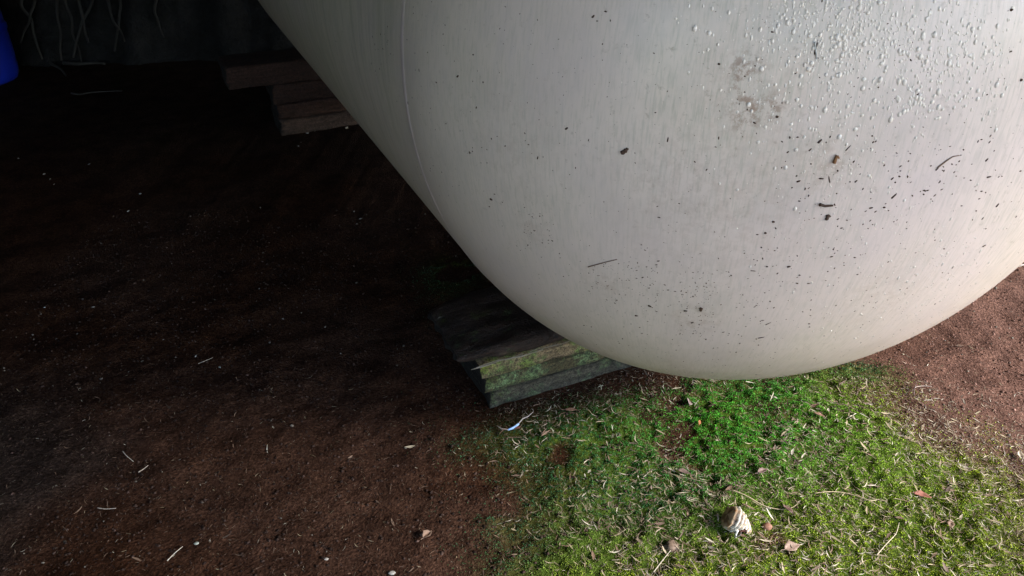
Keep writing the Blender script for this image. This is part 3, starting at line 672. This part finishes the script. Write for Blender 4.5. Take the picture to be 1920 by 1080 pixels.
leaf(1310, 800, .018, .009, 1.2, (.30, .11, .04), 'small orange brown leaf tip in the dark green moss', seed=4, tiltv=(.6, 0))
leaf(1070, 777, .034, .013, .0, (.25, .14, .09), 'narrow brown leaf lying before the near plank stack', seed=5)
leaf(803, 1014, .026, .020, .8, (.30, .19, .13), 'light brown crumpled leaf at the edge of the bare dark soil', seed=6, curl=.7)
leaf(1912, 858, .036, .018, 1.2, (.38, .31, .23), 'large pale leaf at the right edge of the photo', seed=7, curl=.6)
leaf(1905, 502, .065, .030, .2, (.42, .36, .31), 'pale leaf tip lying on red soil behind the right side of the tank', seed=8, curl=.5)
leaf(1530, 800, .030, .012, -.6, (.22, .12, .08), 'dark brown narrow leaf on the moss below the tank', seed=9)
leaf(1473, 965, .036, .017, 1.9, (.17, .10, .085), 'dark purplish leaf lying across the end of the bent stalk', seed=10, curl=.6, tiltv=(.3, .2))
leaf(1280, 903, .034, .015, -.4, (.14, .09, .07), 'dark brown curled leaf left of the bent stalk', seed=11, curl=.8)
leaf(1425, 905, .03, .017, .4, (.19, .12, .10), 'dull brown leaf in the moss straight above the shell', seed=12, curl=.7)
leaf(1780, 990, .03, .015, 1.0, (.19, .12, .08), 'small dull leaf in the straw at the lower right', seed=13, curl=.5)
leaf(985, 585, .05, .016, 1.0, (.28, .13, .06), 'orange brown leaf caught between the dark slab and the tank', seed=14, curl=.3).location.z = .222
def stalk(pxs, r, colr, label, cat='stalk', lift=.008, name='dry_stalk'):
    pts = []
    for a, b in pxs:
        q = at(a, b); pts.append((q[0], q[1], ground_z(q[0:1], q[1:2])[0]+lift+rng.uniform(0, .003)))
    pts = np.array(pts); t = np.linspace(0, 1, len(pts)); tt = np.linspace(0, 1, len(pts)*4)
    f = np.stack([np.interp(tt, t, pts[:, k_]) for k_ in range(3)], -1)
    for _ in range(3): f[1:-1] = .25*f[:-2]+.5*f[1:-1]+.25*f[2:]
    V, F = tube(f-f[0], r*.75*(1-.4*tt), 6); o = put(name, mesh_from(name, V, F, LITTER, np.tile(colr, (len(V), 1))), f[0]); tag(o, label, cat); return o
stalk([(1367, 940), (1395, 948), (1430, 960), (1460, 965), (1482, 962), (1493, 956)], .0017, (.36, .27, .17), 'long bent tan stalk arching over the moss behind the shell')
stalk([(1240, 895), (1262, 905), (1290, 912), (1322, 920)], .0014, (.24, .19, .12), 'thin straight stalk in the dark moss left of the shell')
stalk([(1522, 941), (1550, 937), (1580, 936), (1620, 950), (1652, 962)], .0017, (.33, .25, .15), 'long curved tan stalk on the moss right of the shell')
stalk([(1600, 930), (1628, 947), (1660, 950)], .0014, (.28, .20, .14), 'short dark stalk crossing the long curved one')
stalk([(1640, 1050), (1662, 1025), (1678, 1008), (1682, 990)], .0016, (.45, .37, .26), 'pale crooked stalk in the straw at the lower right')
stalk([(1708, 740), (1714, 732), (1730, 728), (1745, 730)], .0016, (.30, .24, .20), 'grey brown bent twig at the upper right of the moss', 'twig')
stalk([(1710, 750), (1712, 735), (1716, 725)], .0022, (.10, .06, .05), 'stubby dark twig standing at the upper right of the moss', 'twig')
stalk([(1690, 880), (1700, 895), (1710, 905)], .0013, (.40, .33, .2), 'fine straw on the yellow moss right of centre')
stalk([(1225, 1075), (1240, 1055), (1256, 1040)], .0018, (.45, .38, .28), 'pale thick straw at the bottom edge of the moss')
stalk([(185, 958), (200, 961), (220, 959)], .0017, (.40, .32, .25), 'bent pale straw alone on the bare soil at the left')
stalk([(315, 1055), (322, 1048), (330, 1040), (345, 1031)], .0018, (.45, .38, .3), 'curved pale straw on the bare soil at the bottom left')
stalk([(232, 852), (240, 862), (252, 870)], .0017, (.40, .34, .28), 'forked pale straw on the dark soil at the left')
stalk([(262, 892), (272, 884), (280, 878)], .0019, (.36, .28, .22), 'short thick straw on the dark soil at the left')
stalk([(372, 683), (386, 679), (400, 674)], .0018, (.36, .28, .22), 'straight straw out on the nearly black floor')
for (c0, arms, lab) in (((1443, 763), ((-10, -4), (4, -14), (14, 3), (-5, 9)), 'pale star shaped scrap with four prongs on the bright moss'),
                        ((1592, 800), ((-12, 6), (10, -6), (4, 10)), 'pale three pronged scrap on the yellow moss'),
                        ((1126, 729), ((-8, 2), (7, -3), (2, 7), (-3, -6)), 'pale star shaped scrap before the near plank stack')):
    b0 = at(*c0); z = ground_z(b0[0:1], b0[1:2])[0]+.009; V = []; F = []
    for (dx, dy) in arms:
        e = at(c0[0]+dx*.72, c0[1]+dy*.72); d = e-b0
        tv, tf = tube([np.array([0, 0, 0]), d*.5+np.array([0, 0, .003]), d+np.array([0, 0, -.001])], [.0016, .0018, .0006], 6); k0 = len(V); V += list(tv); F += [tuple(i+k0 for i in f) for f in tf]
    tag(put('star_scrap', mesh_from('star_scrap', V, F, LITTER, np.tile((.40, .35, .24), (len(V), 1))), (b0[0], b0[1], z)), lab, 'leaf scrap')
# stem with a bright blue sleeve
st = [(932, 803), (940, 809), (953, 811), (963, 807), (972, 800), (980, 790), (990, 786), (1000, 777)]
pts = np.array([at(a, b)+np.array([0, 0, .010]) for a, b in st]); b0 = pts[3].copy(); root = empty('stem_scrap', b0)
tag(root, 'thin pale stem with a bright light blue sleeve lying before the near planks', 'stem')
V, F = tube(pts-b0, [.0012, .0016, .0018, .002, .002, .002, .0016, .001], 6); put('stem', mesh_from('stem', V, F, LITTER, np.tile((.42, .35, .30), (len(V), 1))), parent=root)
M = NT('blue_sleeve'); BS = M.done(M.mix(M.noise(M.obj(), 150), (.30, .48, .78), (.45, .62, .88)), .4)
V, F = tube((pts[2:5]-b0), [.0028, .0036, .0034], 8); put('sleeve', mesh_from('sleeve', V, F, BS), parent=root)
leaf(972, 808, .014, .008, .5, (.24, .09, .06), 'small red brown scrap touching the blue sleeve', seed=21)

# ------------------------------------------------------------------ ribbed white shell with a dark mouth
M = NT('ribbed_shell'); cc = M.attr('col'); P = M.obj(); nz = M.noise(P, 140, 4, .7)
cc = M.mix(M.ramp(nz, [(.58, 0.), (.68, .75)]), cc, (.22, .13, .07)); M.bump(nz, .0012, .7); SHELLM = M.done(cc, .7, .3)
M = NT('shell_inside'); INS = M.done(M.mix(M.noise(M.obj(), 60), (.06, .018, .012), (.14, .045, .03)), .6)
sp = at(1384, 1000); SZ = 1.0
shell = empty('weathered_shell', (sp[0], sp[1], ground_z(np.array(sp[0:1]), np.array(sp[1:2]))[0]))
tag(shell, 'white and brown ribbed weathered shell with a dark hollow mouth standing on the moss', 'shell')
n1, n2 = 44, 66; V = []; colv = []
Aup = np.array([-.78, .22, .58]); Aup /= np.linalg.norm(Aup)         # wide end up left, narrow end down right
e1 = np.cross(Aup, [0, 1, 0]); e1 /= np.linalg.norm(e1); e2 = np.cross(Aup, e1)
for i in range(n1):
    a = i/(n1-1); r = .0285*(math.sin(math.pi*min(1, .08+.60*a))**.7)*(.50+.66*a)
    if a > .82: r *= math.sqrt(max(0., 1-((a-.82)/.18)**2))*.97+.03
    if a < .08: r *= math.sqrt(a/.08)*.9+.1
    for k_ in range(n2):
        t = 2*math.pi*k_/n2; q = 42*a+.9*math.sin(t+1)+1.1*math.sin(2.3*t+6*a); rib = math.sin(q); rr = r*(1+.10*rib*min(1, 3*a)+.02*math.sin(13*t+5*a)+.05*math.sin(2*t+4*a)+.03*math.sin(19*a+3*t))
        V.append(Aup*(a-.45)*.074+e1*rr*math.cos(t)+e2*rr*math.sin(t))
        cb = np.array([.52, .47, .39]) if rib > -.35+.5*math.sin(3.1*t+9*a) else np.array([.17, .12, .085])
        if rib > -.45 and fbm(np.array(t*3.), np.array(a*9.), 91) > .60: cb = np.array([.36, .24, .14])
        if a > .90: cb = cb*np.array([.62, .48, .35])
        colv.append(cb)
V = np.array(V); zc = -V[:, 2].min()-.004
F = grid_faces(n1, n2, True); cen = V[F].mean(1)
mouth = np.array([.000, -.022, -.009]); dm_ = (cen-mouth)*np.array([1, .7, .8]); keep = (np.linalg.norm(dm_, axis=1) > .0130) | (cen[:, 1] > 0)
put('shell_wall', mesh_from('shell_wall', V+np.array([0, 0, zc]), F[keep], SHELLM, np.array(colv)), parent=shell)
put('shell_lining', mesh_from('shell_lining', V*.84+np.array([0, 0, zc]), F, INS), parent=shell)
lip = [np.array([-.013-.003*math.sin(3*t)+.004*t, -.0225+.003*t, .006-.036*t]) for t in np.linspace(0, 1, 10)]
lv, lf = tube(np.array(lip), np.linspace(.0030, .0018, 10), 7); put('lip', mesh_from('lip', lv+np.array([0, 0, zc]), lf, SHELLM, np.tile((.66, .62, .56), (len(lv), 1))), parent=shell)
# brown nut beside it, dark curl under it, crumbly lump at the left
def lump(px_, py_, s, colr, name, label, cat, seed, amp=.18):
    v, f = blob(11, 8, seed, amp); q = at(px_, py_); o = put(name, mesh_from(name, v*np.array(s), f, LITTER, np.tile(colr, (len(v), 1))), (q[0], q[1], ground_z(q[0:1], q[1:2])[0]+s[2]*.7)); tag(o, label, cat)
lump(1436, 998, (.011, .009, .009), (.22, .10, .06), 'brown_nut', 'small brown nut lying just right of the white shell', 'nut', 4, .10)
lump(1258, 1028, (.018, .014, .010), (.16, .105, .07), 'soil_clod', 'crumbly brown clod in the moss left of the shell', 'clod', 6, .35)
stalk([(1378, 1018), (1374, 1010), (1380, 1003), (1388, 1006), (1386, 1014), (1380, 1016)], .0017, (.10, .09, .085), 'dark curled tendril lying below the white shell', 'tendril', name='tendril')
lump(612, 1049, (.006, .0035, .0022), (.30, .26, .22), 'stone_chip', 'pale stone chip on the bare soil at the bottom', 'stone chip', 8)
lump(735, 1079, (.008, .005, .003), (.30, .27, .23), 'stone_chip', 'pale grey chip cut by the bottom edge on bare soil', 'stone chip', 9)
lump(368, 1018, (.006, .004, .0022), (.28, .28, .23), 'stone_chip', 'greenish pale chip among straws on the soil at the lower left', 'stone chip', 10)
